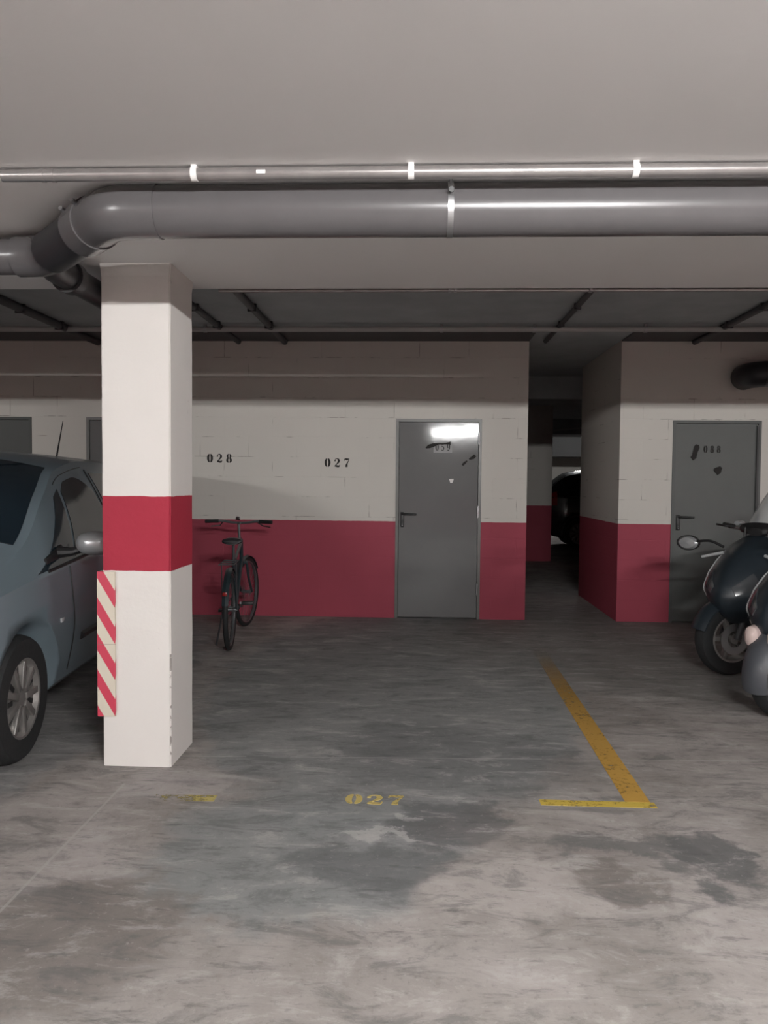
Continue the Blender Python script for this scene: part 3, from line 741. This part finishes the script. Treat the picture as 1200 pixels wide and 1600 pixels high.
    for sd in (1, -1):
        for s in (2.12, 2.95): MB().box((s-.07, -.012, -.012), (s+.07, .022, .012), T(0, sd*.862, .86), bev=.008).build('door_handle', paint_, root)
        p = pt(1.02, 3.1); MB().box((-.022, -.006, -.012), (.022, .006, .012), T(p.x+.22, sd*(p.y+.004), p.z+.03), bev=.004).build('side_repeater', 'lens', root)
        mr = bpy.data.objects.new('door_mirror', None); COL.objects.link(mr); mr.parent = root; mr.location = (1.345, sd*.82, 1.035)
        MB().tube([(-.03, 0, -.03), (0, sd*.07, -.03), (.02, sd*.13, -.012)], [.035, .025, .02], 10).build('mirror_arm', 'black', mr)
        R2 = []
        for q, (xx, k) in enumerate([(-.065, .25), (-.055, .62), (-.03, .9), (0, 1), (.03, 1.0), (.045, .95)]):
            R2.append([(xx, sd*.20+math.copysign(abs(math.cos(a))**.75, math.cos(a))*.105*k, .018+math.copysign(abs(math.sin(a))**.8, math.sin(a))*.065*k) for a in [2*PI*j/24 for j in range(24)]])
        MB().rings(R2).build('mirror_shell', mirror_mat, mr)
        MB().sell([(.046, .018, .098, .060, 3), (.050, .018, .092, .055, 3)], 24, T(0, sd*.20, 0)).build('mirror_glass', 'mirror', mr)
        # sail piece at the foot of the mirror
        panel_s = MB().sell([(-.17, -.02, .010, .03, 3), (.05, 0, .016, .07, 3)], 16, T(-.03, sd*.002, -.06)).build('mirror_foot', 'black', mr)
        # head lamp, tail lamp
        P = [[tuple(pt(s, v)+nrm(s, v)*.004) for v in (3.4, 3.6, 3.8, 3.98)] for s in (.07, .12, .2, .3, .4)]
        Q = [[tuple(Vector(p)-Vector((0, .02, 0))) for p in r] for r in P]
        fl = Matrix.Diagonal((1, sd, 1, 1)); MB().shell(P, Q, fl).build('head_lamp', 'lens', root)
        P = [[tuple(pt(s, v)+nrm(s, v)*.004) for v in (3.5, 3.7, 3.9, 4.1, 4.4)] for s in (4.02, 4.08, 4.14, 4.2)]
        Q = [[tuple(Vector(p)-Vector((0, .02, 0))) for p in r] for r in P]
        MB().shell(P, Q, fl).build('tail_lamp', 'red_lamp', root)
    MB().box((-.012, -.36, .40), (.03, .36, .50), bev=.008).build('grille', 'black', root)
    MB().box((-.02, -.50, .255), (.05, .50, .33), bev=.01).build('bumper_strip', 'black', root)
    MB().box((4.24, -.58, .42), (4.31, .58, .50), bev=.01).build('bumper_strip', 'black', root)
    # wiper resting at the foot of the windscreen
    pw = [pt(1.06+.02*k/8, 5.25+1.1*k/8)+Vector((-.012, 0, .018)) for k in range(9)]
    MB().tube([(p.x, p.y, p.z) for p in pw], .007, 6).build('wiper', 'trim_w', root)
    if antenna:
        MB().tube([(2.65, -.33, 1.572), (2.78, -.33, 1.84)], [.007, .003], 8).build('antenna', 'black', root)
    for s, sd, st in ((.85, 1, steer), (.85, -1, steer), (3.55, 1, 0), (3.55, -1, 0)): make_wheel(root, s, sd, steer=st)
    MB().tube([(.85, -.68, .316), (.85, .68, .316)], .03, 10).build('axle', 'black', root)
    MB().tube([(3.55, -.68, .316), (3.55, .68, .316)], .03, 10).build('axle', 'black', root)
    return root
# the near car: nose towards the lane, nose turned a little towards the pillar
TH = math.radians(5.4)
# local x (nose->tail) points along (-sin, cos); local y (left is -x side after turn)
rz = PI/2+TH
# front left wheel foot should stand at (-1.975, 3.69): local (.85, -.86)
def place(lx, ly, wx, wy, rz): c, s_ = math.cos(rz), math.sin(rz); return (wx-(c*lx-s_*ly), wy-(s_*lx+c*ly), 0)
make_car('parked_car', 'blue grey family car with tall roof parked left of the pillar', 'car', place(.85, -.83, -1.952, 3.70, rz), rz)
rz2 = PI-math.radians(4)
make_car('parked_car', 'black car seen in the distance through the dark passage', 'car_far', place(3.55, .863, 3.42, 16.30, rz2), rz2, (1, 1.02, 1.08), 'car_far', False)

# ------------------------------------------------------------------ bicycle
def make_bicycle(loc, rz, lean):
    root = thing('bicycle', 'dark city bicycle standing against the red wall behind the pillar', 'bicycle', loc, rz); root.rotation_euler = (lean, 0, rz)
    r = .335; rw = Vector((-.53, 0, r)); fwv = Vector((.53, 0, r)); bb = Vector((-.10, 0, .29)); st = Vector((-.26, 0, .74)); ht = Vector((.33, 0, .83)); hb = Vector((.375, 0, .68))
    f = MB(); 
    for a, b, q in ((bb, st, .016), (st+Vector((.02, 0, -.04)), ht, .015), (bb, hb, .019), (ht+Vector((-.01, 0, .03)), hb+Vector((.01, 0, -.03)), .019)): f.tube([a, b], q, 14)
    for s_ in (-1, 1):
        o = Vector((0, s_*.055, 0)); f.tube([bb, rw+o], .010, 10); f.tube([st+Vector((.01, 0, -.05)), rw+o], .008, 10)
    f.tube([bb+Vector((0, -.035, 0)), bb+Vector((0, .035, 0))], .024, 16); f.build('frame', 'bike', root)
    def wheel(par, c):
        g = bpy.data.objects.new('wheel', None); COL.objects.link(g); g.parent = par; g.location = c
        MB().tube([(math.cos(2*PI*k/56)*(r-.021), 0, math.sin(2*PI*k/56)*(r-.021)) for k in range(56)], .021, 12, closed=True).build('tyre', 'rubber', g)
        MB().lathe([(r-.045, -.010), (r-.036, -.013), (r-.034, .013), (r-.045, .010)], 56, 'y').build('rim', 'bike_steel', g)
        MB().tube([(0, -.05, 0), (0, .05, 0)], .016, 14).build('hub', 'bike_steel', g)
        s = MB()
        for k in range(32):
            a = 2*PI*k/32; s.tube([(.014*math.cos(a+1.3), (.03 if k % 2 else -.03), .014*math.sin(a+1.3)), (math.cos(a)*(r-.042), 0, math.sin(a)*(r-.042))], .0012, 4)
        s.build('spokes', 'bike_steel', g); return g
    wheel(root, rw)
    # steering assembly turned to one side
    sa = math.radians(-13); fk = bpy.data.objects.new('steering', None); COL.objects.link(fk); fk.parent = root; fk.location = (.375, 0, 0); fk.rotation_euler = (0, 0, sa)
    o = Vector((-.375, 0, 0))
    wheel(fk, fwv+o)
    q = MB(); q.tube([ht+o+Vector((-.01, 0, .05)), hb+o+Vector((.01, 0, -.04))], .014, 12)
    q.box(tuple(hb+o+Vector((-.01, -.06, -.06))), tuple(hb+o+Vector((.03, .06, -.03))), bev=.008)
    for s_ in (-1, 1): q.tube(curve_pts([hb+o+Vector((.01, s_*.05, -.045)), hb+o+Vector((.05, s_*.055, -.2)), fwv+o+Vector((0, s_*.055, 0))], 5), [.013]*5+[.012]*5+[.009], 10)
    q.build('fork', 'bike', fk)
    q = MB(); q.tube([ht+o+Vector((-.01, 0, .02)), ht+o+Vector((-.035, 0, .17)), ht+o+Vector((0, 0, .185))], .013, 12)
    hbz = ht.z+.185
    q.tube(curve_pts([(-.045-.04, -.31, hbz+.01), (-.045-.01, -.18, hbz+.015), (-.045, -.06, hbz), (-.045, .06, hbz), (-.055, .18, hbz+.015), (-.085, .31, hbz+.01)], 6), .0115, 12)
    q.build('handlebar', 'bike_steel', fk)
    for s_ in (-1, 1):
        MB().tube([(-.072, s_*.20, hbz+.014), (-.087, s_*.325, hbz+.01)], .017, 12).build('grip', 'black', fk)
        MB().tube([(-.04, s_*.17, hbz+.005), (-.0, s_*.21, hbz-.03), (-.03, s_*.29, hbz-.04)], .006, 8).build('brake_lever', 'black', fk)
    MB().tube([(-.02, .03, hbz+.03), (-.01, .03, hbz+.045)], .022, 14).build('bell', 'chrome', fk)
    q = MB().tube([st+Vector((0, 0, -.02)), st+Vector((-.035, 0, .12))], .013, 12); q.build('seat_post', 'bike_steel', root)
    q = MB().sell([(-.42, .885, .055, .018, 2.3), (-.40, .895, .085, .028, 2.3), (-.33, .893, .078, .030, 2.3), (-.25, .888, .045, .026, 2.3), (-.17, .885, .024, .020, 2.2), (-.12, .882, .014, .012, 2)], 20)
    q.build('saddle', 'seat', root)
    q = MB().lathe([(.07, .033), (.088, .033), (.088, .037), (.07, .037)], 32, 'y', T(*bb))
    for k in range(5): q.box((0, .033, -.008), (.075, .037, .008), T(*bb) @ RY(2*PI*k/5))
    q.build('chainring', 'bike_steel', root)
    ca = math.radians(20)
    for s_ in (-1, 1):
        d = Vector((math.cos(ca)*s_, 0, -math.sin(ca)*s_))*.17; c0 = bb+Vector((0, s_*.05, 0)); c1 = c0+d+Vector((0, s_*.01, 0))
        MB().tube([c0, c1], .010, 8).build('crank', 'bike_steel', root)
        MB().box((-.045, min(s_*.01, s_*.11), -.012), (.045, max(s_*.01, s_*.11), .012), T(*c1), bev=.004).build('pedal', 'black', root)
    q = MB()
    for z in (.087, -.087): q.tube([bb+Vector((0, .035, z)), rw+Vector((0, .035, z*.42))], .004, 6)
    q.build('chain', 'dark_metal', root)
    for c, a0, a1, par, off in ((rw, .35, 2.9, root, Vector((0, 0, 0))), (fwv+o, .6, 2.75, fk, o*0)):
        P = []; Q = []
        for i in range(17):
            a = a0+(a1-a0)*i/16; 
            P.append([(c.x+(r+.022-.012*abs(t))*math.cos(a), t*.026, c.z+(r+.022-.012*abs(t))*math.sin(a)) for t in (-1, -.5, 0, .5, 1)])
            Q.append([(c.x+(r+.019-.012*abs(t))*math.cos(a), t*.024, c.z+(r+.019-.012*abs(t))*math.sin(a)) for t in (-1, -.5, 0, .5, 1)])
        MB().shell(P, Q).build('mudguard', 'bike', par)
    q = MB()
    for s_ in (-1, 1):
        q.tube([rw+Vector((0, s_*.06, 0)), rw+Vector((-.08, s_*.06, .40))], .005, 6); q.tube([st+Vector((0, 0, -.02)), (-.40, s_*.06, .735), (-.78, s_*.06, .735)], .005, 6)
    for x in (-.45, -.6, -.75): q.tube([(x, -.06, .735), (x, .06, .735)], .005, 6)
    q.build('rear_rack', 'dark_metal', root)
    MB().box((-.885, -.018, .50), (-.865, .018, .53), bev=.004).build('rear_reflector', 'red_lamp', root)
    MB().tube([rw+Vector((.10, .07, -.03)), rw+Vector((.13, .13, -.325))], .008, 8).build('kickstand', 'dark_metal', root)
    return root
make_bicycle((-1.622, 6.805, 0), PI/2+.125, .0)

# ------------------------------------------------------------------ scooters
def make_scooter(label, loc, rz, paint_='moto', mirrors=True, steer=0, guard=None, seatm='seat', signal='smoke_lens', screen=True):
    root = thing('motor_scooter', label, 'motor scooter', loc, rz)
    def wheel(x, par, R_=.275, W=.12):
        g = bpy.data.objects.new('wheel', None); COL.objects.link(g); g.parent = par; g.location = (x, 0, R_)
        prof = [(.175, -W*.42), (R_*.82, -W/2), (R_*.94, -W*.42), (R_, -W*.15), (R_, W*.15), (R_*.94, W*.42), (R_*.82, W/2), (.175, W*.42)]
        MB().lathe(prof, 40, 'y').build('tyre', 'rubber', g)
        q = MB().lathe([(.16, -.05), (.178, -.05), (.178, .05), (.16, .05)], 40, 'y')
        for k in range(5): q.box((.02, -.02, -.018), (.168, .02, .018), RY(2*PI*k/5), bev=.005)
        q.tube([(0, -.06, 0), (0, .06, 0)], .035, 16); q.build('rim', 'alloy', g)
        MB().lathe([(.06, .055), (.115, .055), (.115, .060), (.06, .060)], 32, 'y').build('brake_disc', 'steel', g)
        return g
    wheel(-.75, root)
    fk = bpy.data.objects.new('front_end', None); COL.objects.link(fk); fk.parent = root; fk.location = (.62, 0, 0); fk.rotation_euler = (0, 0, steer)
    wheel(.13, fk)
    q = MB()
    for s_ in (-1, 1): q.tube([(.13, s_*.085, .275), (.0, s_*.085, .66)], .022, 12)
    q.build('fork', 'dark_metal', fk)
    P = []; Q = []
    for i in range(15):
        a = math.radians((-18 if guard else 15)+(158 if guard else 125)*i/14); 
        for L_, rr in ((P, .315), (Q, .305)): L_.append([(.13+(rr-.035*t*t)*math.cos(a), t*.085, .275+(rr-.035*t*t)*math.sin(a)) for t in (-1, -.75, -.4, 0, .4, .75, 1)])
    MB().shell(P, Q).build('mudguard', guard or paint_, fk)
    # fairing: nose, sides and the apron behind it
    q = MB().sell([(.96, .60, .03, .04, 1.6), (.93, .605, .09, .10, 1.6), (.87, .62, .165, .175, 1.6), (.78, .64, .235, .245, 1.6), (.66, .665, .29, .30, 1.65), (.54, .69, .32, .335, 1.8), (.47, .70, .315, .345, 1.9), (.44, .70, .28, .32, 2)], 36)
    q.build('front_fairing', paint_, root)
    q = MB().sell([(.52, .45, .20, .17, 2.6), (.46, .46, .27, .24, 2.8), (.38, .47, .29, .27, 3), (.32, .47, .27, .25, 3)], 32); q.build('leg_shield', paint_, root)
    q = MB().sell([(.50, .27, .10, .06, 2.6), (.40, .29, .20, .09, 3), (.0, .30, .24, .095, 3), (-.35, .32, .22, .10, 3), (-.45, .34, .16, .08, 2.6)], 28); q.build('belly_fairing', paint_, root)
    q = MB()
    for s_ in (-1, 1): q.box((-.32, min(s_*.12, s_*.315), .385), (.36, max(s_*.12, s_*.315), .41), bev=.01)
    q.build('footboard', 'black', root)
    q = MB().sell([(.34, .50, .09, .12, 2.6), (.1, .50, .12, .15, 2.6), (-.1, .56, .16, .2, 2.6), (-.3, .60, .20, .18, 2.6), (-.6, .68, .21, .14, 2.5), (-.85, .76, .16, .10, 2.4), (-1.02, .82, .08, .05, 2.2)], 30); q.build('rear_body', paint_, root)
    q = MB().sell([(.06, .74, .06, .03, 2.4), (.0, .775, .13, .05, 2.6), (-.2, .785, .17, .055, 2.8), (-.36, .79, .16, .055, 2.8), (-.42, .84, .17, .06, 2.8), (-.65, .87, .15, .055, 2.8), (-.84, .88, .09, .04, 2.6), (-.9, .88, .04, .02, 2.2)], 28); q.build('seat', seatm, root)
    # handlebar under a cover
    q = MB().sell([(.52, 1.06, .06, .03, 2.4), (.46, 1.08, .16, .05, 2.5), (.38, 1.075, .18, .05, 2.5), (.33, 1.06, .10, .03, 2.4)], 24); q.build('dashboard', 'black', root)
    q = MB().tube(curve_pts([(.30, -.37, 1.09), (.38, -.22, 1.075), (.42, 0, 1.05), (.38, .22, 1.075), (.30, .37, 1.09)], 6), .014, 12); q.build('handlebar', 'steel', root)
    for s_ in (-1, 1):
        MB().tube([(.352, s_*.27, 1.082), (.29, s_*.39, 1.092)], .019, 12).build('grip', 'black', root)
        MB().tube([(.40, s_*.23, 1.085), (.45, s_*.28, 1.09), (.38, s_*.40, 1.095)], .008, 8).build('brake_lever', 'black', root)
        MB().sell([(.43, 1.115, .022, .016, 2.6), (.38, 1.118, .026, .02, 2.8), (.35, 1.115, .02, .015, 2.6)], 14, yc=s_*.2).build('brake_reservoir', 'silver', root)
        # lamps in the nose
        def nose(x, a, off):
            st_ = [(.96, .60, .03, .04), (.93, .605, .09, .10), (.87, .62, .165, .175), (.78, .64, .235, .245), (.66, .665, .29, .30), (.54, .69, .32, .335)]
            g = [hermite([r_[0] for r_ in st_[::-1]], [r_[k] for r_ in st_[::-1]], x) for k in (1, 2, 3)]; e = 1.6
            c, d = math.cos(a), math.sin(a)
            return (x+off*.7, s_*(abs(c)**(2/e)*(g[1]+off)), g[0]+math.copysign(abs(d)**(2/e), d)*(g[2]+off))
        xs = [.925, .90, .87, .83, .80]; As = [math.radians(v) for v in (12, 22, 32, 42)]
        MB().shell([[nose(x, a, .004) for a in As] for x in xs], [[nose(x, a, -.02) for a in As] for x in xs]).build('head_lamp', 'smoke_lens', root)
        xs = [.80, .77, .74, .71]; As = [math.radians(v) for v in (-52, -42, -32, -22)]
        MB().shell([[nose(x, a, .006) for a in As] for x in xs], [[nose(x, a, -.02) for a in As] for x in xs]).build('turn_signal', signal, root)
        MB().tube([nose(x, math.radians(a), .006) for x, a in ((.58, 48), (.65, 38), (.72, 25), (.79, 8), (.80, 0), (.79, -8), (.74, -28), (.69, -46), (.64, -62))], .0055, 8).build('trim_strip', 'trim_w', root)
        if mirrors:
            mg = bpy.data.objects.new('mirror', None); COL.objects.link(mg); mg.parent = root; mg.location = (.60, s_*.20, .945)
            MB().tube(curve_pts([(0, 0, -.01), (.02, s_*.10, .03), (.03, s_*.21, .02)], 5), .010, 8).build('mirror_stem', 'black', mg)
            Mm = T(.03, s_*.285, .005) @ RZ(s_*-.15)
            MB().lathe([(.0001, .035), (.05, .03), (.066, .012), (.069, -.006), (.062, -.010), (.0001, -.010)], 28, 'x', Mm @ Matrix.Diagonal((1, 1.25, .82, 1)), closed=False).build('mirror_shell', 'silver', mg)
            MB().lathe([(.066, -.012), (.074, -.012), (.074, .012), (.066, .012)], 28, 'x', Mm @ Matrix.Diagonal((1, 1.25, .82, 1))).build('mirror_rim', 'black', mg)
    for s_ in (-1, 1):
        if signal == 'smoke_lens':
            MB().tube([(.66, s_*.16, .90), (.70, s_*.32, .855)], [.013, .010], 8).build('indicator_stalk', 'trim_w', root)
        else:
            MB().sell([(.985, .50, .02, .03, 2.2), (.965, .50, .045, .06, 2.4), (.90, .51, .05, .065, 2.4), (.86, .52, .035, .045, 2.4)], 20, yc=s_*.075).build('indicator_lamp', signal, root)
    if screen:
        P = []; Q = []
        for i in range(9):
            t = i/8; x = .52-.30*t; z = 1.0+.42*t-.04*t*t; hw = .155-.04*t*t-.01*t
            for L_, o in ((P, 0), (Q, -.006)): L_.append([(x-.07*u*u+o, u*hw, z-.01*u*u) for u in [-1+j/5 for j in range(11)]])
        MB().shell(P, Q).build('windscreen', 'screen', root)
        for s_ in (-1, 1): MB().tube([(.50, s_*.09, 1.02), (.495, s_*.09, 1.09)], .010, 8).build('screen_bracket', 'black', root)
    MB().sell([(-.98, .80, .07, .03, 2.4), (-1.035, .82, .05, .02, 2.4)], 16).build('tail_lamp', 'red_lamp', root)
    MB().tube(curve_pts([(-.1, -.12, .22), (-.35, -.17, .20), (-.5, -.20, .26), (-.95, -.21, .36)], 5), [.022]*8+[.05]*8, 14).build('exhaust', 'steel', root)
    MB().sell([(.02, .32, .09, .12, 2.8), (-.3, .30, .10, .13, 2.8), (-.75, .29, .06, .09, 2.6), (-.84, .285, .03, .05, 2.4)], 18, yc=.15).build('engine_casing', 'dark_metal', root)
    q = MB()
    for s_ in (-1, 1): q.tube([(-.15, s_*.10, .24), (-.22, s_*.17, .012), (-.28, s_*.17, .008)], .011, 8)
    q.build('centre_stand', 'dark_metal', root)
    return root
def heading(hx, hy): return math.atan2(hy, hx)
def scoot_at(cx, cy, rz): return (cx-.75*math.cos(rz), cy-.75*math.sin(rz), 0)
h1 = heading(-.80, -.60); make_scooter('dark blue motor scooter with a chrome round mirror, parked by the right door', scoot_at(2.35, 5.72, h1), h1, steer=-.38)
h2 = heading(-.86, -.5); make_scooter('nearer dark scooter with grey mudguard cut off by the right edge', scoot_at(2.24, 4.72, h2), h2, paint_='moto', mirrors=False, guard='moto2', seatm='seat_tan', signal='amber', screen=False)
